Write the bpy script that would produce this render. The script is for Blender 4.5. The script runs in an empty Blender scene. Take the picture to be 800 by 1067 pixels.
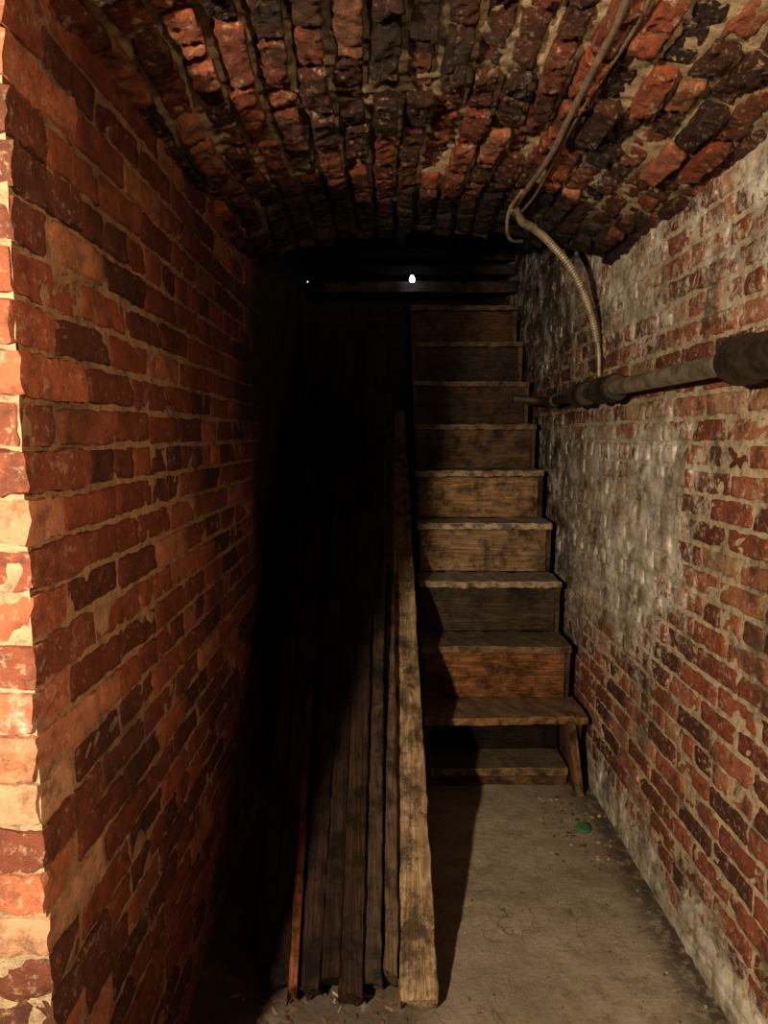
import bpy, math, random, bmesh
from mathutils import Vector, noise, Matrix
random.seed(7)
sc = bpy.context.scene
COL = sc.collection
XL, XR = -0.50, 0.86          # side walls
H = 1.45                      # eye height
SPR = 2.12                    # vault springing
RISE = 0.125
XC = (XL+XR)/2; HS=(XR-XL)/2
R = (HS*HS+RISE*RISE)/(2*RISE)
TH = math.asin(HS/R)
VC = SPR+RISE-R               # circle centre z
YC = 0.985                    # near left corner
YV = 2.80                     # vault far end

# ---------------------------------------------------------------- materials
def newmat(name):
    m = bpy.data.materials.new(name); m.use_nodes=True
    nt=m.node_tree; nt.nodes.clear()
    out=nt.nodes.new('ShaderNodeOutputMaterial'); b=nt.nodes.new('ShaderNodeBsdfPrincipled')
    nt.links.new(b.outputs[0],out.inputs[0])
    return m,nt,b
class N:
    def __init__(s,nt): s.nt=nt
    def n(s,t,**k):
        nd=s.nt.nodes.new(t)
        for a,v in k.items(): setattr(nd,a,v)
        return nd
    def L(s,a,b): s.nt.links.new(a,b)
    def noise(s,vec,scale,detail=4,rough=.6,dist=0):
        nd=s.n('ShaderNodeTexNoise'); nd.inputs['Scale'].default_value=scale
        nd.inputs['Detail'].default_value=detail; nd.inputs['Roughness'].default_value=rough
        nd.inputs['Distortion'].default_value=dist
        if vec is not None: s.L(vec,nd.inputs['Vector'])
        return nd.outputs['Fac']
    def ramp(s,fac,stops,interp='LINEAR'):
        nd=s.n('ShaderNodeValToRGB'); nd.color_ramp.interpolation=interp
        e=nd.color_ramp.elements
        while len(e)>1: e.remove(e[-1])
        e[0].position=stops[0][0]; e[0].color=col(stops[0][1])
        for p,c in stops[1:]:
            x=e.new(p); x.color=col(c)
        s.L(fac,nd.inputs[0]); return nd.outputs[0]
    def mix(s,f,a,b,mode='MIX'):
        nd=s.n('ShaderNodeMix',data_type='RGBA',blend_type=mode)
        for i,v in ((0,f),(6,a),(7,b)):
            sock=nd.inputs[i]
            if isinstance(v,(int,float)): sock.default_value=v if i==0 else (v,v,v,1)
            elif isinstance(v,tuple): sock.default_value=col(v)
            else: s.L(v,sock)
        return nd.outputs[2]
    def math(s,op,a,b=0.0,clamp=False):
        nd=s.n('ShaderNodeMath',operation=op,use_clamp=clamp)
        for i,v in enumerate((a,b)):
            if isinstance(v,(int,float)): nd.inputs[i].default_value=v
            else: s.L(v,nd.inputs[i])
        return nd.outputs[0]
    def mr(s,v,a,b,c=0.,d=1.):
        nd=s.n('ShaderNodeMapRange',interpolation_type='SMOOTHSTEP'); s.L(v,nd.inputs[0])
        for i,x in enumerate((a,b,c,d)): nd.inputs[i+1].default_value=x
        return nd.outputs[0]
    def bump(s,h,strength,dist,bsdf,prev=None):
        nd=s.n('ShaderNodeBump'); nd.inputs['Strength'].default_value=strength; nd.inputs['Distance'].default_value=dist
        s.L(h,nd.inputs['Height'])
        if prev is not None: s.L(prev,nd.inputs['Normal'])
        if bsdf: s.L(nd.outputs[0],bsdf.inputs['Normal'])
        return nd.outputs[0]
def col(c):
    if isinstance(c,(int,float)): return (c,c,c,1)
    return (c[0],c[1],c[2],1)

def brick_mats(name, ramp, mortar, eff=0.0, soot=0.0, zone=None, gloss=.75, fade_from=None, smear=.55, bumpd=.005):
    res=[]
    for kind in ('brick','mortar'):
        m,nt,b=newmat(name+'_'+kind); k=N(nt)
        geo=k.n('ShaderNodeNewGeometry'); P=geo.outputs['Position']
        sep=k.n('ShaderNodeSeparateXYZ'); k.L(P,sep.inputs[0])
        e2=k.noise(P,38,5,.75)
        if kind=='brick':
            at=k.n('ShaderNodeAttribute',attribute_name='bcol'); s2=k.n('ShaderNodeSeparateColor'); k.L(at.outputs['Color'],s2.inputs[0])
            c=k.ramp(s2.outputs[0],ramp)
            n1=k.noise(P,24,6,.75)
            c=k.mix(k.mr(n1,.43,.68,0,.85),c,k.mix(.65,c,(.02,.012,.01)))
            n2=k.noise(P,60,5,.75)
            c=k.mix(k.mr(n2,.53,.68,0,smear),c,tuple(x*1.1 for x in mortar))
            effb=eff
        else:
            n1=k.noise(P,35,5,.7)
            c=k.ramp(n1,[(.3,tuple(x*.4 for x in mortar)),(.5,mortar),(.75,tuple(min(1,x*1.3) for x in mortar))])
            effb=eff*1.1
        mp=k.n('ShaderNodeMapping'); mp.inputs['Scale'].default_value=(1,1,.55); k.L(P,mp.inputs[0])
        e1=k.noise(mp.outputs[0],4.2,8,.78,.4)
        e=k.math('ADD',k.math('MULTIPLY',e1,.55),k.math('MULTIPLY',e2,.45))
        if zone:
            zy=k.mr(sep.outputs[1],1.45,2.4)
            zz=k.math('MULTIPLY',k.mr(sep.outputs[2],.30,1.0),k.mr(sep.outputs[2],1.75,1.3))
            z=k.math('MULTIPLY',zy,zz)
            zlow=k.math('MULTIPLY',k.mr(sep.outputs[2],.34,.02),.95)
            ztop=k.math('MULTIPLY',k.mr(sep.outputs[2],1.5,2.0),.6)
            z=k.math('MAXIMUM',k.math('MAXIMUM',z,zlow),ztop)
            e=k.math('ADD',e,k.math('MULTIPLY',z,zone))
        ef=k.math('MULTIPLY',k.mr(e,.545,.655),effb)
        n3=k.noise(P,11,6,.7)
        wash=k.ramp(n3,[(.33,(.30,.25,.18)),(.48,(.56,.51,.42)),(.62,(.80,.78,.72))])
        c=k.mix(ef,c,wash)
        so=k.noise(P,2.6,6,.7)
        c=k.mix(k.math('MULTIPLY',k.mr(so,.47,.64),soot),c,(.014,.011,.008))
        if zone:
            gr=k.noise(P,6,8,.78)
            c=k.mix(k.mr(gr,.48,.66,0,.75),c,(.075,.045,.026))
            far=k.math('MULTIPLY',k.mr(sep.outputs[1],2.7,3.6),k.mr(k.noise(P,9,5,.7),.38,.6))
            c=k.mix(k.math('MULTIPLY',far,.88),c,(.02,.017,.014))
        if fade_from:  # colour goes near-black with depth, standing in for the fading light
            far=k.mr(k.math('ADD',sep.outputs[1],k.math('MULTIPLY',k.math('SUBTRACT',so,.5),1.2)),fade_from,fade_from+.45)
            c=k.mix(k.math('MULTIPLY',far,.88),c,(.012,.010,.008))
        k.L(c,b.inputs['Base Color'])
        b.inputs['Roughness'].default_value=gloss
        b.inputs['Specular IOR Level'].default_value=.35
        h=k.math('ADD',k.noise(P,70,6,.78),k.math('MULTIPLY',k.noise(P,300,2,.7),.3))
        k.bump(h,1.0,bumpd if kind=='brick' else .009,b)
        res.append(m)
    return res

redramp=[(0,(.055,.016,.009)),(.2,(.095,.025,.014)),(.45,(.15,.040,.020)),(.7,(.20,.056,.026)),(.92,(.25,.082,.039)),(1,(.33,.15,.08))]
palramp=[(0,(.10,.035,.022)),(.25,(.18,.055,.032)),(.55,(.28,.088,.048)),(.8,(.35,.13,.072)),(1,(.42,.25,.16))]
darkramp=[(0,(.022,.010,.007)),(.3,(.08,.027,.016)),(.6,(.17,.048,.026)),(.85,(.28,.075,.035)),(1,(.36,.16,.09))]
M_left=brick_mats('left_brick',redramp,(.32,.20,.12),eff=.2,soot=.45,fade_from=2.4,smear=.35)
M_corner=brick_mats('corner_brick',palramp,(.36,.27,.18),eff=.35,soot=.0)
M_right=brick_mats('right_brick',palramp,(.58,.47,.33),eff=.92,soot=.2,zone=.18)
M_vault=brick_mats('vault_brick',darkramp,(.40,.31,.20),eff=.6,soot=.8,gloss=.5,fade_from=2.1,smear=.75,bumpd=.012)
M_soot=brick_mats('void_brick',[(0,(.003,.0025,.002)),(1,(.007,.005,.004))],(.004,.0035,.003),eff=0,soot=.9)  # near-black bricks: darkness of the unlit void put into the colour

# ---------------------------------------------------------------- bricks
class MB:
    def __init__(s): s.v=[];s.f=[];s.c=[];s.mi=[]
    def make(s,name,mats,smooth=True):
        me=bpy.data.meshes.new(name); me.from_pydata(s.v,[],s.f)
        for m in mats: me.materials.append(m)
        me.polygons.foreach_set('material_index',s.mi)
        me.polygons.foreach_set('use_smooth',[smooth]*len(s.f))
        a=me.color_attributes.new('bcol','FLOAT_COLOR','POINT')
        a.data.foreach_set('color',[x for c in s.c for x in c])
        me.update()
        o=bpy.data.objects.new(name,me); COL.objects.link(o); return o

def patch_brick(mb,mapf,u0,u1,v0,v1,hh,rough,flip,rnd):
    r=.0035; st_=.018 if rough<.5 else .011
    nu=max(4,int((u1-u0)/st_)); nv=4 if rough<.5 else 6
    us=[u0,u0]+[u0+r+(u1-u0-2*r)*i/nu for i in range(nu+1)]+[u1,u1]
    vs=[v0,v0]+[v0+r+(v1-v0-2*r)*i/nv for i in range(nv+1)]+[v1,v1]
    base=len(mb.v); sd=rnd.random()*90
    c=(rnd.random(),rnd.random(),rnd.random(),1)
    du=rnd.uniform(-.002,.002); tilt=rnd.uniform(-.02,.02)*rough*3.5; tv=rnd.uniform(-.05,.05)*rough*3.5
    um=(u0+u1)/2; vm=(v0+v1)/2
    rot=rnd.uniform(-.01,.01)*(1+rough)
    chip=rnd.random()<.35; cu0=rnd.choice((u0,u1)); cv0=rnd.choice((v0,v1)); cr=rnd.uniform(.015,.04)
    U=len(us);V=len(vs)
    for j,v in enumerate(vs):
        for i,u in enumerate(us):
            ei=min(i,U-1-i); ej=min(j,V-1-j); e=min(ei,ej)
            if e==0: h=-.02
            elif e==1: h=hh-r*.8
            else: h=hh
            if e>=1:
                h+=noise.noise(Vector((u*20+sd,v*20,sd)))*.0025*(1+rough*1.8)+noise.noise(Vector((u*75+sd,v*75,sd)))*.002*(1+rough*2.8)+(u-um)*tilt+(v-vm)*tv
                if chip:
                    dd=math.hypot(u-cu0,v-cv0)
                    if dd<cr: h-=(1-dd/cr)*.010*(1+rough)
            wu=noise.noise(Vector((u*22,v*60,sd)))*.0045*(1+rough); wv=noise.noise(Vector((u*35+31,v*60,sd)))*.004*(1+rough)
            if e>=2: wu*=.8; wv*=.8
            cu=0;cv=0
            if ei<=1 and ej<=1:
                cu=.003*(1 if i<U/2 else -1); cv=.003*(1 if j<V/2 else -1)
            mb.v.append(mapf(u+wu+du+cu-(v-vm)*rot, v+wv+cv+(u-um)*rot, h)); mb.c.append(c)
    for j in range(V-1):
        for i in range(U-1):
            a=base+j*U+i; q=(a,a+1,a+1+U,a+U)
            mb.f.append(q[::-1] if flip else q); mb.mi.append(0)

def brick_field(mb,mapf,u0,u1,v0,v1,hh=.006,rough=.3,flip=False,seed=1,ch=.0675,L=.213,ustart=None,bond=6,g=.012):
    rnd=random.Random(seed); n=int(round((v1-v0)/ch)); ch=(v1-v0)/n
    for k in range(n):
        hdr=(k%bond==2)
        l=L/2 if hdr else L
        u=u0-rnd.uniform(0,.03)-(l/2 if k%2 else 0)
        if rough>.5: u-=rnd.uniform(0,.1)
        us=u0
        if ustart: us=ustart(k); u=us
        while u<u1:
            ll=l*rnd.uniform(.92,1.06)
            if rough>.5 and rnd.random()<.35: ll*=rnd.uniform(.45,.7)
            a=max(u,us); b=min(u+ll,u1)
            if b-a>.035:
                wob=rnd.uniform(-.002,.002)
                patch_brick(mb,mapf,a+g/2,b-g/2,v0+k*ch+g/2+wob,v0+(k+1)*ch-g/2+wob,hh+rnd.uniform(-.5,.6)*hh*(1 if rough<.5 else 1.8),rough,flip,rnd)
            u+=ll
    return n
def mortar_field(mb,mapf,u0,u1,v0,v1,flip=False,step=.014,amp=.003):
    nu=max(1,int((u1-u0)/step)); nv=max(1,int((v1-v0)/step)); base=len(mb.v)
    for j in range(nv+1):
        for i in range(nu+1):
            u=u0+(u1-u0)*i/nu; v=v0+(v1-v0)*j/nv
            h=.001+noise.noise(Vector((u*34,v*34,3)))*amp*1.4+noise.noise(Vector((u*6,v*6,9)))*amp
            mb.v.append(mapf(u,v,h)); mb.c.append((.5,.5,.5,1))
    U=nu+1
    for j in range(nv):
        for i in range(nu):
            a=base+j*U+i; q=(a,a+1,a+1+U,a+U)
            mb.f.append(q[::-1] if flip else q); mb.mi.append(1)

def box_brick(mb,lo,hi,rnd,r=.005):
    c=[(a+b)/2 for a,b in zip(lo,hi)]; hd=[(b-a)/2 for a,b in zip(lo,hi)]
    colr=(rnd.random(),rnd.random(),rnd.random(),1); sd=rnd.random()*50
    ns=[max(3,int(d*2/.011)) for d in hd]
    for ax in range(3):
        a1,a2=(ax+1)%3,(ax+2)%3
        for sg in (-1,1):
            base=len(mb.v)
            for j in range(ns[a2]+1):
                for i in range(ns[a1]+1):
                    p=[0,0,0]; p[ax]=sg*hd[ax]; p[a1]=hd[a1]*(2*i/ns[a1]-1); p[a2]=hd[a2]*(2*j/ns[a2]-1)
                    q=[max(-(hd[t]-r),min(hd[t]-r,p[t])) for t in range(3)]
                    d=Vector([p[t]-q[t] for t in range(3)])
                    if d.length>r: d=d.normalized()*r
                    w=Vector([q[t]+d[t]+c[t] for t in range(3)])
                    nn=noise.noise_vector(w*18+Vector((sd,0,0)))*.007+noise.noise_vector(w*60)*.005
                    mb.v.append(tuple(w+nn)); mb.c.append(colr)
            U=ns[a1]+1
            for j in range(ns[a2]):
                for i in range(ns[a1]):
                    a=base+j*U+i; q=(a,a+1,a+1+U,a+U)
                    mb.f.append(q if sg>0 else q[::-1]); mb.mi.append(0)

ZT=2.80
mapL=lambda u,v,h:(XL+h,u,v)
mapR=lambda u,v,h:(XR-h,u,v)
mapF=lambda u,v,h:(XL-u,YC-.005-h,v)
NC=int(round(ZT/.0675)); CH=ZT/NC
mb=MB()
cw=lambda k:(.105 if k%2 else .213)
cl=lambda k:(.213 if k%2 else .105)
brick_field(mb,mapL,YC,5.2,0,ZT,hh=.006,rough=.35,seed=3,ustart=lambda k:YC+cw(k),flip=False)
mortar_field(mb,mapL,YC-.004,5.2,0,ZT)
mb.make('wall_left',M_left)
mb=MB(); rnd=random.Random(11)
for k in range(NC):
    j=rnd.uniform(-.005,.003)
    box_brick(mb,(XL-cl(k)+.011,YC-.011+j,k*CH+.003),(XL+.007+rnd.uniform(-.005,.005),YC+cw(k)-.006,(k+1)*CH-.003),rnd)
brick_field(mb,mapF,0,1.1,0,ZT,hh=.007,rough=.35,seed=5,ustart=lambda k:cl(k),flip=True)
mortar_field(mb,mapF,-.003,1.1,0,ZT,flip=True)
mb.make('wall_front',M_corner)
mb=MB()
brick_field(mb,mapR,0.0,5.2,0,ZT,hh=.004,rough=.35,seed=8,flip=True,g=.014)
mortar_field(mb,mapR,0.0,5.2,0,ZT,flip=True,amp=.0035)
mb.make('wall_right',M_right)
def mapV(u,v,h):
    v=v+noise.noise(Vector((u*2.5,v*2,15)))*.02
    a=-TH+v/R
    w=noise.noise(Vector((u*2.2,v*3,5)))*.018
    rr=R-h+w
    return (XC+rr*math.sin(a),u,VC+rr*math.cos(a))
mb=MB(); ARC=2*TH*R
brick_field(mb,mapV,.35,YV,-.03,ARC+.03,hh=.018,rough=1.0,flip=False,seed=21,ch=.072,L=.2,bond=99,g=.020)
mortar_field(mb,mapV,.35,YV,-.05,ARC+.05,flip=False,amp=.006,step=.012)
base=len(mb.v)
for i in range(25):
    v=ARC*i/24
    for h in (0,-.5):
        p=mapV(YV,v,0)
        mb.v.append((p[0],YV,p[2] if h==0 else ZT)); mb.c.append((.3,.3,.3,1))
for i in range(24):
    a=base+2*i; mb.f.append((a,a+1,a+3,a+2)); mb.mi.append(1)
mb.make('ceiling_vault',M_vault)

mb=MB()
mapB=lambda u,v,h:(u,4.34-h,v)
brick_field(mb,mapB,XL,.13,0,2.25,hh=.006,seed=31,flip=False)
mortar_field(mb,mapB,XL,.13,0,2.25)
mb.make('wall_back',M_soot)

# ---------------------------------------------------------------- floor
m,nt,b=newmat('dusty_concrete'); k=N(nt)
geo=k.n('ShaderNodeNewGeometry'); P=geo.outputs['Position']
c=k.ramp(k.noise(P,2.2,8,.65),[(.3,(.20,.165,.125)),(.5,(.33,.285,.22)),(.7,(.45,.40,.32))])
c=k.mix(k.mr(k.noise(P,9,8,.78),.45,.66,0,.6),c,(.17,.13,.09))
c=k.mix(k.mr(k.noise(P,120,3,.7),.60,.70,0,.5),c,(.55,.48,.38))
c=k.mix(k.mr(k.noise(P,60,3,.7),.62,.70,0,.8),c,(.07,.048,.035))
vor=k.n('ShaderNodeTexVoronoi',feature='DISTANCE_TO_EDGE'); vor.inputs['Scale'].default_value=1.1
mx=k.n('ShaderNodeVectorMath',operation='ADD'); nz=k.n('ShaderNodeTexNoise'); nz.inputs['Scale'].default_value=5; k.L(P,nz.inputs['Vector'])
k.L(P,mx.inputs[0]); k.L(nz.outputs['Color'],mx.inputs[1]); k.L(mx.outputs[0],vor.inputs['Vector'])
c=k.mix(k.mr(vor.outputs['Distance'],.006,.0,0,.65),c,(.08,.06,.045))
sep=k.n('ShaderNodeSeparateXYZ'); k.L(P,sep.inputs[0])
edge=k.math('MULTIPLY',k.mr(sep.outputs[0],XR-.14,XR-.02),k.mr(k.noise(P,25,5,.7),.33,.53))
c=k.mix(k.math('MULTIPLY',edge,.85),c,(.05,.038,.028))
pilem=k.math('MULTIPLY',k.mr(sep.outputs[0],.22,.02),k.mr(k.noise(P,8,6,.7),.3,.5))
c=k.mix(k.math('MULTIPLY',pilem,.75),c,(.05,.035,.024))  # darkens floor around the planks; their shade put into the colour
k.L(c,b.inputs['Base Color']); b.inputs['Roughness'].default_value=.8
h=k.math('ADD',k.noise(P,40,8,.75),k.math('MULTIPLY',k.noise(P,6,4,.6),1.5))
k.bump(h,.7,.008,b)
M_floor=m
mb=MB(); nx,ny=90,170
x0,x1,y0,y1=-1.6,XR+.02,-.8,6.0
for j in range(ny+1):
    for i in range(nx+1):
        x=x0+(x1-x0)*i/nx;y=y0+(y1-y0)*j/ny
        mb.v.append((x,y,min(0,noise.noise(Vector((x*3,y*3,0)))*.006-.002))); mb.c.append((0,0,0,1))
for j in range(ny):
    for i in range(nx):
        a=j*(nx+1)+i; mb.f.append((a,a+1,a+nx+2,a+nx+1)); mb.mi.append(0)
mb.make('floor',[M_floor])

# ---------------------------------------------------------------- wood
def wood(name,dark,mid,light,dust=0.0,rough=.65,dustcol=(.42,.38,.31),nose=False):
    m,nt,b=newmat(name); k=N(nt)
    tc=k.n('ShaderNodeTexCoord'); oi=k.n('ShaderNodeObjectInfo')
    add=k.n('ShaderNodeVectorMath',operation='ADD'); k.L(tc.outputs['Object'],add.inputs[0])
    cmb=k.n('ShaderNodeCombineXYZ')
    for i in range(3): k.L(k.math('MULTIPLY',oi.outputs['Random'],7.3+i*5),cmb.inputs[i])
    k.L(cmb.outputs[0],add.inputs[1])
    mp=k.n('ShaderNodeMapping'); mp.inputs['Scale'].default_value=(9,.55,9); k.L(add.outputs[0],mp.inputs[0])
    n0=k.noise(mp.outputs[0],1.6,3,.5,1.2)
    wv=k.math('FRACT',k.math('MULTIPLY',n0,9))
    wv=k.math('ABSOLUTE',k.math('SUBTRACT',wv,.5))
    mp2=k.n('ShaderNodeMapping'); mp2.inputs['Scale'].default_value=(140,4,140); k.L(add.outputs[0],mp2.inputs[0])
    fine=k.noise(mp2.outputs[0],1,5,.7)
    g=k.math('ADD',k.math('MULTIPLY',wv,.7),k.math('MULTIPLY',fine,.7))
    c=k.ramp(g,[(.2,dark),(.5,mid),(.8,light)])
    bl=k.noise(add.outputs[0],7,7,.78)
    c=k.mix(k.mr(bl,.42,.62,0,.9),c,tuple(x*.4 for x in dark))
    bl2=k.noise(add.outputs[0],22,5,.75)
    c=k.mix(k.mr(bl2,.55,.7,0,.35),c,tuple(min(1,x*1.3) for x in light))
    if dust:
        geo=k.n('ShaderNodeNewGeometry'); sp=k.n('ShaderNodeSeparateXYZ'); k.L(geo.outputs['Normal'],sp.inputs[0])
        d=k.math('MULTIPLY',k.mr(sp.outputs[2],.3,.9),k.mr(k.noise(add.outputs[0],14,5,.7),.3,.6,.2,1))
        d=k.math('MULTIPLY',d,dust)
        c=k.mix(d,c,dustcol)
    if nose:
        so=k.n('ShaderNodeSeparateXYZ'); k.L(tc.outputs['Object'],so.inputs[0])
        w=k.math('MULTIPLY',k.mr(so.outputs[0],.108,.121),k.mr(bl2,.40,.60,.1,.8))
        c=k.mix(w,c,(.50,.39,.27))
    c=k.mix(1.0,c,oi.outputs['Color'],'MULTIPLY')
    k.L(c,b.inputs['Base Color']); b.inputs['Roughness'].default_value=rough
    b.inputs['Specular IOR Level'].default_value=.25
    k.bump(k.math('ADD',g,bl2),.8,.004,b)
    return m
M_tread=wood('stair_wood',(.08,.052,.032),(.21,.15,.098),(.32,.245,.165),dust=.8,dustcol=(.40,.385,.35),nose=True)
M_riser=wood('riser_wood',(.08,.052,.032),(.20,.142,.09),(.32,.245,.165),dust=0)
M_plankL=wood('weathered_plank',(.11,.075,.045),(.28,.195,.12),(.42,.32,.21),dust=0)
M_plankShade=wood('shaded_plank',(.006,.004,.003),(.018,.010,.006),(.036,.019,.011),dust=0,rough=.85)  # near-black albedo: the shadow over the pile put into the wood colour
M_plankO=wood('reddish_plank',(.06,.02,.009),(.16,.058,.024),(.24,.095,.04),dust=0)
M_beam=wood('dark_beam',(.02,.014,.010),(.05,.037,.027),(.09,.068,.05),dust=0)  # dark brown wood for beams and upper ceiling

def empty(name,loc=(0,0,0)):
    e=bpy.data.objects.new(name,None); e.location=loc; e.empty_display_size=.1; COL.objects.link(e); return e
def fixn(me):
    bm=bmesh.new(); bm.from_mesh(me); bmesh.ops.recalc_face_normals(bm,faces=bm.faces); bm.to_mesh(me); bm.free()
def board(name,L,W,T,mat,parent=None,tint=(1,1,1),ragged=0.0,seed=0,warp=0.0,wear=.0015):
    ny=max(4,int(L/.03)); vb=[];fs=[]
    nx=4
    bw=min(.003,T*.2)
    prof=[]
    for i in range(nx+1): prof.append((-W/2+bw+(W-2*bw)*i/nx, T/2))
    prof.append((W/2,T/2-bw)); prof.append((W/2,-T/2+bw))
    for i in range(nx+1): prof.append((W/2-bw-(W-2*bw)*i/nx,-T/2))
    prof.append((-W/2,-T/2+bw)); prof.append((-W/2,T/2-bw))
    K=len(prof)
    for j in range(ny+1):
        y=L*j/ny
        for (x,z) in prof:
            yy=y
            if j in(0,ny): yy+=(noise.noise(Vector((x*70,z*70,seed+j)))*ragged)
            nx_=noise.noise(Vector((y*5,z*9+seed,x*9)))*.003+noise.noise(Vector((y*40,z*9+seed,x*9)))*wear
            nz_=noise.noise(Vector((y*6,x*14+seed,z*9)))*.0015+noise.noise(Vector((y*35,x*30+seed,z*9)))*wear
            vb.append((x+nx_,yy,z+nz_+warp*math.sin(math.pi*j/ny)))
    for j in range(ny):
        for i in range(K):
            a=j*K+i;b2=j*K+(i+1)%K
            fs.append((a,b2,b2+K,a+K))
    fs.append(tuple(range(K))); fs.append(tuple(ny*K+i for i in range(K)))
    me=bpy.data.meshes.new(name); me.from_pydata(vb,[],fs); me.materials.append(mat)
    me.update(); fixn(me)
    o=bpy.data.objects.new(name,me); COL.objects.link(o); o.color=(tint[0],tint[1],tint[2],1)
    if parent: o.parent=parent
    return o
def place(o,origin,ydir,zhint):
    y=Vector(ydir).normalized(); z=Vector(zhint); x=y.cross(z).normalized(); z=x.cross(y).normalized()
    M=Matrix((x,y,z)).transposed().to_4x4(); M.translation=Vector(origin); o.matrix_world=M

SX0,SX1=.165,.80
st=empty('wooden_staircase')
def hD(n): return .32+.24*(n-2), 2.76+.203*(n-2)
rt={2:(.95,.60,.37),3:(.32,.31,.29),4:(1.2,1.1,.98),5:(1.25,1.08,.88),6:(.55,.44,.34),7:(.27,.21,.16),8:(.18,.14,.11),9:(.27,.17,.11)}  # riser tints hold each step's light and shade in the colour
tr={2:(.6,.45,.33),3:(.5,.43,.35),4:(.85,.84,.82),5:(1.0,1.0,1.0),6:(.8,.78,.74),7:(.45,.4,.34),8:(.32,.28,.24),9:(.3,.25,.2),10:(.25,.21,.17)}  # tread tints: dust and wood tone, plus painted light and shade
for n in range(2,11):
    z,d=hD(n); rr=random.Random(n)
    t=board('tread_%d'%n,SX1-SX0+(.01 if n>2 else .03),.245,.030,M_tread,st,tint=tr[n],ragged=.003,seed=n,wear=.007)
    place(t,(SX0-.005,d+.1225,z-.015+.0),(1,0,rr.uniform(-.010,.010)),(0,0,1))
    if n<10:
        r_=board('riser_%d'%n,SX1-SX0-.03,.205,.02,M_riser,st,tint=rt[n],seed=40+n)
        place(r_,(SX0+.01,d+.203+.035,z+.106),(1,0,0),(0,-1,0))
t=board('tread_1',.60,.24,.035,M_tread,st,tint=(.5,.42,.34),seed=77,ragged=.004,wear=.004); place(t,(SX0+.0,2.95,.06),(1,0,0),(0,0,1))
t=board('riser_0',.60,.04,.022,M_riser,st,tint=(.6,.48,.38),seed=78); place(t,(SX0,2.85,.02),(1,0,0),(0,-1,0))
t=board('riser_1',.60,.2,.02,M_riser,st,tint=(.10,.08,.06),seed=79); place(t,(SX0,3.02,.18),(1,0,0),(0,-1,0))  # very dark tint: shade of the open recess painted in
def stringer(name,x0,x1):
    pts=[(2.83,0.0)]
    for n in range(2,11):
        z,d=hD(n)
        pts+= [(d+.03,z-.031),(d+.203+.05,z-.031)]
    zt,dt=hD(10)
    pts+=[(dt+.25,zt-.30),(3.15,0)]
    v=[(x0,a,b_) for a,b_ in pts]+[(x1,a,b_) for a,b_ in pts]; n_=len(pts)
    f=[tuple(range(n_)),tuple(range(2*n_-1,n_-1,-1))]+[(i,(i+1)%n_+0,(i+1)%n_+n_,i+n_) for i in range(n_)]
    me=bpy.data.meshes.new(name); me.from_pydata(v,[],f); me.materials.append(M_riser); fixn(me)
    o=bpy.data.objects.new(name,me); COL.objects.link(o); o.parent=st; o.color=(.5,.42,.34,1)
stringer('stringer_left',SX0+.0,SX0+.028); stringer('stringer_right',SX1-.02,SX1+.008)
lg=board('stringer_foot',.33,.085,.03,M_riser,st,tint=(.85,.7,.55),seed=91); place(lg,(SX1-.005,2.775,.0),(-.035,.03,.30),(1,0,0))

# ---------------------------------------------------------------- planks
pl=empty('leaning_wood_planks')
rows=[  # last value tints each plank; the darker ones carry shade in it
 ( .088,1.66, .070,4.20,1.56,.098,.040, .10,M_plankL,1.05),
 ( .020,1.71, .030,4.20,1.62,.036,.095, .0 ,M_plankL,.36),
 (-.030,1.70,-.015,4.24,1.95,.055,.060,-.1 ,M_plankL,.20),
 (-.085,1.66,-.065,4.24,2.08,.060,.050, .05,M_plankShade,1.8),
 (-.138,1.70,-.120,4.24,2.00,.050,.085, .0 ,M_plankShade,1.3),
 (-.188,1.68,-.185,4.24,2.12,.055,.050,-.1 ,M_plankShade,1.5),
 (-.232,1.66,-.30,3.60,1.30,.024,.075, .1 ,M_plankO,1.1),
 (-.272,1.70,-.325,4.10,1.85,.050,.060, .1 ,M_plankShade,1.8),
 (-.318,1.74,-.40,4.22,2.02,.044,.095, .0 ,M_plankShade,1.3),
 (-.265,1.86,-.27,4.20,1.66,.22,.045, .0 ,M_plankShade,.8),
 (-.055,1.84,-.05,4.24,1.60,.22,.045, .0 ,M_plankShade,.8),
]
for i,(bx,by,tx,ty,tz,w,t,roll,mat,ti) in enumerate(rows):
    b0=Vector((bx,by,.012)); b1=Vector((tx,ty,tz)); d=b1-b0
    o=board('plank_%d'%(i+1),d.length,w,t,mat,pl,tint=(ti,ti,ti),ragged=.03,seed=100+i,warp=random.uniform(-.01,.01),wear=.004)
    place(o,b0+Vector((0,0,t*.45)),d,(roll,-.6,1))

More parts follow.
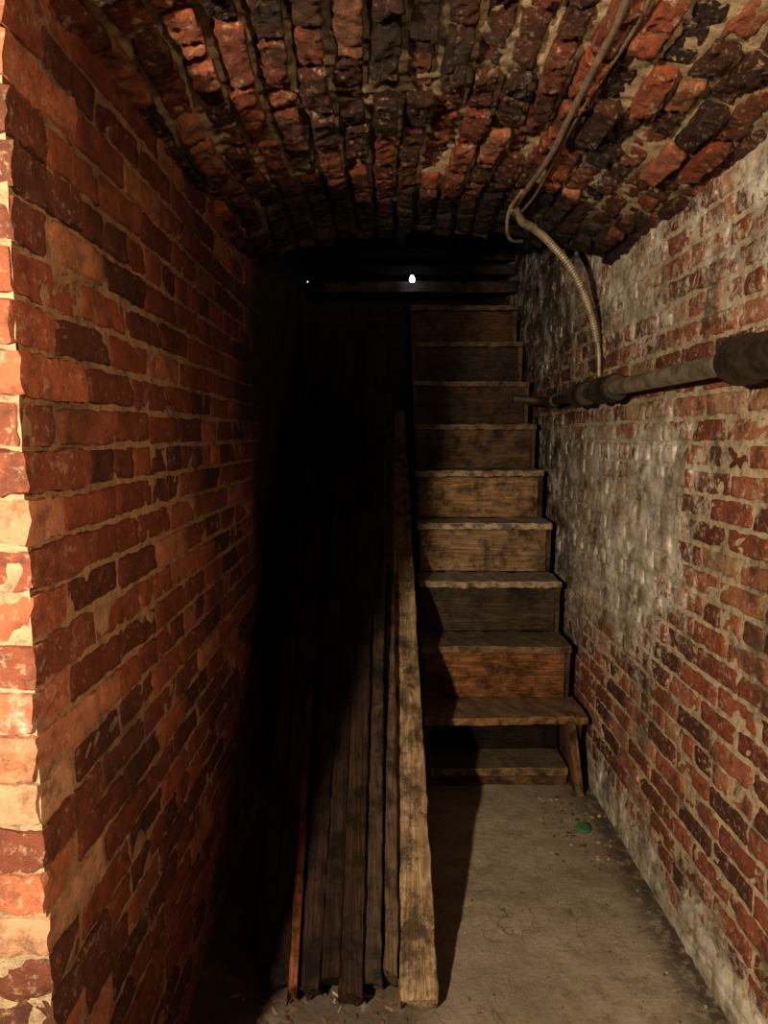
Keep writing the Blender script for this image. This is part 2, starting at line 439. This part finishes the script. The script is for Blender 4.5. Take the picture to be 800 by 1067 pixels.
rnd=random.Random(5)
def rubble():
    mb=MB()
    def chip(x,y,s,z=0.0,stretch=1):
        base=len(mb.v); a=rnd.uniform(0,6.28)
        e=[rnd.uniform(.5,1.4)*s*stretch,rnd.uniform(.5,1.4)*s,rnd.uniform(.5,1.4)*s]
        cc=(rnd.random(),)*3+(1,)
        for sx in(-1,1):
            for sy in(-1,1):
                for sz in(0,1):
                    px=sx*e[0]*rnd.uniform(.6,1);py=sy*e[1]*rnd.uniform(.4,1)
                    mb.v.append((min(.845,x+px*math.cos(a)-py*math.sin(a)),y+px*math.sin(a)+py*math.cos(a),-.003+z+sz*e[2]*rnd.uniform(.5,.9))); mb.c.append(cc)
        for q in((0,1,3,2),(4,6,7,5),(0,4,5,1),(2,3,7,6),(1,5,7,3),(0,2,6,4)):
            mb.f.append(tuple(base+t for t in q)); mb.mi.append(0)
    for _ in range(240): chip(rnd.gauss(.75,.06) if rnd.random()<.65 else rnd.uniform(.2,.82),rnd.uniform(1.2,2.75),rnd.uniform(.001,.005))
    for _ in range(110): chip(rnd.uniform(.60,.83),rnd.uniform(2.3,2.78),rnd.uniform(.002,.009))
    for _ in range(220): chip(rnd.uniform(-.4,.25),rnd.uniform(1.42,1.72),rnd.uniform(.002,.007),stretch=rnd.choice((1,1,3)))
    return mb
m,nt,b=newmat('rubble'); k=N(nt)
at=k.n('ShaderNodeAttribute',attribute_name='bcol')
k.L(k.ramp(at.outputs['Fac'],[(0,(.10,.05,.03)),(.6,(.20,.13,.085)),(1,(.45,.37,.28))]),b.inputs['Base Color']); b.inputs['Roughness'].default_value=.9
rubble().make('floor_rubble',[m],smooth=False)

# ---------------------------------------------------------------- pipes
def metal(name,c1,c2,metallic,rough):
    m,nt,b=newmat(name); k=N(nt); geo=k.n('ShaderNodeNewGeometry'); P=geo.outputs['Position']
    k.L(k.ramp(k.noise(P,22,6,.75),[(.38,c1),(.62,c2)]),b.inputs['Base Color'])
    b.inputs['Metallic'].default_value=metallic; b.inputs['Roughness'].default_value=rough
    k.bump(k.noise(P,120,4,.7),.35,.003,b); return m
M_galv=metal('galvanised_pipe',(.13,.105,.075),(.34,.30,.235),.3,.42)
M_iron=metal('black_iron',(.018,.014,.011),(.07,.05,.036),.2,.55)
M_flex=metal('flexible_conduit_metal',(.18,.15,.11),(.36,.31,.23),.25,.45)
M_cable=metal('old_cable',(.09,.065,.042),(.21,.16,.11),.0,.7)
def tube(name,pts,rad,mat,parent=None,seg=16,step=.01,ridge=None,smooth_path=True):
    P=[Vector(p) for p in pts]; path=[]
    if smooth_path and len(P)>2:
        Q=[P[0]*2-P[1]]+P+[P[-1]*2-P[-2]]
        for i in range(1,len(Q)-2):
            n=max(2,int((Q[i+1]-Q[i]).length/step))
            for j in range(n):
                t=j/n; a,b_,c,d=Q[i-1],Q[i],Q[i+1],Q[i+2]
                path.append(.5*((2*b_)+(-a+c)*t+(2*a-5*b_+4*c-d)*t*t+(-a+3*b_-3*c+d)*t**3))
        path.append(P[-1])
    else:
        for i in range(len(P)-1):
            n=max(1,int((P[i+1]-P[i]).length/step))
            for j in range(n): path.append(P[i].lerp(P[i+1],j/n))
        path.append(P[-1])
    v=[];f=[];s=0
    up=Vector((0,0,1)) if abs((path[1]-path[0]).normalized().z)<.9 else Vector((1,0,0))
    for i,p in enumerate(path):
        t=(path[min(i+1,len(path)-1)]-path[max(i-1,0)]).normalized()
        x=t.cross(up).normalized(); up=x.cross(t).normalized()
        r=rad*(ridge(s) if ridge else 1)
        for q in range(seg):
            a=2*math.pi*q/seg; v.append(tuple(p+x*math.cos(a)*r+up*math.sin(a)*r))
        if i<len(path)-1: s+=(path[i+1]-p).length
    for i in range(len(path)-1):
        for q in range(seg):
            a=i*seg+q;b_=i*seg+(q+1)%seg; f.append((a,b_,b_+seg,a+seg))
    f.append(tuple(range(seg))); f.append(tuple((len(path)-1)*seg+q for q in range(seg)))
    me=bpy.data.meshes.new(name); me.from_pydata(v,[],f); me.materials.append(mat)
    me.polygons.foreach_set('use_smooth',[len(pp.vertices)==4 for pp in me.polygons]); me.update(); fixn(me)
    o=bpy.data.objects.new(name,me); COL.objects.link(o)
    if parent:o.parent=parent
    return o
pp=empty('wall_pipe'); PX,PZ=.775,1.615
def lathe(name,prof,mat,parent):
    seg=28;v=[];f=[]
    for y,r in prof:
        for q in range(seg):
            a=2*math.pi*q/seg; v.append((PX+r*math.cos(a),y,PZ+r*math.sin(a)))
    for i in range(len(prof)-1):
        for q in range(seg):
            a=i*seg+q;b_=i*seg+(q+1)%seg;f.append((a,b_,b_+seg,a+seg))
    me=bpy.data.meshes.new(name);me.from_pydata(v,[],f);me.materials.append(mat)
    me.polygons.foreach_set('use_smooth',[True]*len(f)); me.update(); fixn(me)
    o=bpy.data.objects.new(name,me);COL.objects.link(o);o.parent=parent
    md=o.modifiers.new('e','EDGE_SPLIT'); md.split_angle=math.radians(50)
tube('pipe_run',[(PX,.1,PZ),(PX,2.62,PZ)],.026,M_galv,pp,seg=24,step=.1,smooth_path=False)
tube('pipe_tail',[(PX,2.62,PZ),(PX,3.30,PZ),(PX-.01,3.40,PZ+.003),(PX-.05,3.45,PZ+.01),(.62,3.46,PZ+.02)],.021,M_iron,pp,seg=20)
def coupling(y0,y1,R0):
    y=lambda t:y0+(y1-y0)*t
    return [(y0,.02),(y0,R0*.86),(y(.06),R0),(y(.2),R0),(y(.24),R0*.9),(y(.76),R0*.9),(y(.8),R0),(y(.94),R0),(y1,R0*.86),(y1,.02)]
lathe('coupling_near',coupling(1.22,1.60,.054),M_iron,pp)
lathe('coupling_mid',coupling(2.40,2.58,.048),M_iron,pp)
lathe('coupling_far',coupling(2.74,2.88,.048),M_iron,pp)
lathe('elbow_collar',coupling(3.24,3.32,.030),M_iron,pp)
for i,y in enumerate((.6,2.66,3.1)):
    tube('bracket_%d'%(i+1),[(PX,y,PZ-.015),(XR+.01,y,PZ-.015)],.007,M_iron,pp,seg=8,step=.05,smooth_path=False)

cb=empty('ceiling_cable')
def vz(x,off): return VC+math.sqrt(R*R-(x-XC)**2)-off
pts=[];rn=random.Random(3)
for i in range(12):
    y=.4+i*.19; x=.42+rn.uniform(-.010,.010)+(.015*math.sin(y*4)); pts.append((x,y,vz(x,.036+rn.uniform(0,.006))))
tube('main_cable',pts,.008,M_cable,cb,seg=12,step=.012)
pts2=[(p[0]+.028+.012*math.sin(p[1]*6),p[1],vz(p[0]+.03,.032)) for p in pts]
tube('thin_cable',pts2,.0045,M_cable,cb,seg=8)
rg=lambda s:1+.16*math.sin(s*2*math.pi/.011)
fx=[(.42,2.40,vz(.42,.035)),(.47,2.52,2.185),(.54,2.62,2.185),(.61,2.68,2.15),(.69,2.72,2.08),(.755,2.76,1.99),(.80,2.79,1.90),(.825,2.81,1.82)]
tube('flexible_conduit_drop',fx,.0135,M_flex,cb,seg=16,step=.0025,ridge=rg)
tube('drop_wire',[(.60,2.70,2.16),(.72,2.76,2.07),(.80,2.82,1.97),(.84,2.83,1.86),(.842,2.83,1.66)],.005,M_cable,cb,seg=8)
tube('conduit_stub',[(.825,2.81,1.83),(.838,2.82,1.77),(.842,2.82,1.68)],.009,M_flex,cb,seg=12)
tube('loop_wire',[(.42,2.25,vz(.42,.035)),(.40,2.36,2.17),(.41,2.45,2.13),(.44,2.52,2.12),(.49,2.6,2.14)],.006,M_cable,cb,seg=8)

# ---------------------------------------------------------------- beams over the stair head
hb=empty('cellar_hatch_beams')
for i,(y,z,h_,t) in enumerate([(4.66,2.40,.07,.05),(4.72,2.52,.06,.05),(4.80,2.64,.08,.05)]):
    o=board('beam_%d'%(i+1),XR-XL-.03,h_,t,M_beam,hb,seed=200+i,tint=(.6,.6,.6)); place(o,(XL+.015,y,z),(1,0,0),(0,-1,0))
for i,x in enumerate((-.25,.1,.5)):
    o=board('joist_%d'%(i+1),2.2,.06,.14,M_beam,hb,tint=(.3,.3,.3),seed=220+i); place(o,(x,2.9,2.72),(0,1,0),(0,0,1))
def quadbox(name,lo,hi,mat):
    v=[(x,y,z) for x in(lo[0],hi[0]) for y in(lo[1],hi[1]) for z in(lo[2],hi[2])]
    f=[(0,1,3,2),(4,6,7,5),(0,4,5,1),(2,3,7,6),(1,5,7,3),(0,2,6,4)]
    me=bpy.data.meshes.new(name);me.from_pydata(v,[],f);me.materials.append(mat);fixn(me)
    o=bpy.data.objects.new(name,me);COL.objects.link(o);return o
quadbox('ceiling',(XL-.02,2.8,ZT),(XR+.02,5.25,ZT+.05),M_beam)
quadbox('wall_far',(XL-.02,5.2,0),(XR+.02,5.25,ZT),M_soot[0])
def bulb(name,loc,r,strength):  # bulb shape stands in for a chink of daylight; socket and cord added
    e=empty(name,loc)
    m,nt,b=newmat(name+'_glass'); b.inputs['Base Color'].default_value=(.8,.85,1,1)
    b.inputs['Emission Color'].default_value=(.75,.85,1,1); b.inputs['Emission Strength'].default_value=strength
    prof=[(-1,0),(-.92,.4),(-.6,.8),(-.1,1),(.4,.9),(.9,.55),(1.4,.42)]
    seg=16;v=[];f=[]
    for z,q in prof:
        for a in range(seg):
            t=2*math.pi*a/seg; v.append((q*r*math.cos(t),q*r*math.sin(t),z*r))
    for i in range(len(prof)-1):
        for a in range(seg):
            k1=i*seg+a;k2=i*seg+(a+1)%seg;f.append((k1,k2,k2+seg,k1+seg))
    me=bpy.data.meshes.new('glass');me.from_pydata(v,[],f);me.materials.append(m);me.polygons.foreach_set('use_smooth',[True]*len(f))
    o=bpy.data.objects.new('glass',me);COL.objects.link(o);o.parent=e
    tube('socket',[(0,0,r*1.3),(0,0,r*2.6)],r*.55,M_iron,e,seg=12,step=.02,smooth_path=False)
    tube('cord',[(0,0,r*2.5),(0,0,ZT-loc[2])],.003,M_iron,e,seg=6,step=.1,smooth_path=False)
bulb('light_bulb',(.175,4.55,2.425),.018,25)
bulb('light_bulb.001',(-.465,4.45,2.39),.005,1.0)

m,nt,b=newmat('green_plastic'); b.inputs['Base Color'].default_value=(.05,.16,.08,1); b.inputs['Roughness'].default_value=.4
cp=[(.0,.012),(.020,.012),(.024,.009),(.026,.0),(.023,.0),(.021,.008),(0,.008)]
v=[];f=[];seg=24
for r_,z_ in cp:
    for q in range(seg):
        t=2*math.pi*q/seg; rr=r_*(1+.03*(q%2)) ; v.append((rr*math.cos(t),rr*math.sin(t),z_))
for i in range(len(cp)-1):
    for q in range(seg):
        a=i*seg+q;b_=i*seg+(q+1)%seg;f.append((a,b_,b_+seg,a+seg))
me=bpy.data.meshes.new('bottle_cap');me.from_pydata(v,[],f);me.materials.append(m)
o=bpy.data.objects.new('bottle_cap',me);COL.objects.link(o);o.location=(.74,2.50,.003);o.rotation_euler=(.25,.1,0)

# ---------------------------------------------------------------- camera
cam=bpy.data.cameras.new('camera'); co=bpy.data.objects.new('camera',cam); COL.objects.link(co)
cam.sensor_fit='VERTICAL'; cam.sensor_height=36; cam.lens=740/1067*36; cam.clip_start=.02
co.location=(0,0,H); co.rotation_euler=(math.radians(90-6.02),0,0); sc.camera=co
sc.view_settings.view_transform='Standard'
try: sc.view_settings.look='Medium High Contrast'
except Exception as ex:
    print('look',ex)

# ---------------------------------------------------------------- lights
def spot(name,loc,target,energy,angle,blend,color,size):
    l=bpy.data.lights.new(name,'SPOT'); l.energy=energy; l.spot_size=math.radians(angle); l.spot_blend=blend; l.color=color; l.shadow_soft_size=size
    o=bpy.data.objects.new(name,l); COL.objects.link(o); o.location=loc
    o.rotation_euler=(Vector(target)-Vector(loc)).to_track_quat('-Z','Y').to_euler()
spot('work_lamp',(-.89,-.35,1.60),(.86,2.4,1.05),310,100,.35,(1,.81,.57),.04)
spot('work_lamp.001',(.50,-.25,1.60),(-.52,.50,1.38),115,74,.7,(1,.70,.42),.03)
spot('vault_fill',(.15,-.60,1.80),(.2,1.2,2.38),150,50,.9,(1,.75,.48),.03)  # added fill aimed upward to brighten the vault, not a real fixture
w=bpy.data.worlds.new('w'); sc.world=w; w.use_nodes=True
w.node_tree.nodes['Background'].inputs[0].default_value=(.9,.6,.4,1); w.node_tree.nodes['Background'].inputs[1].default_value=.003
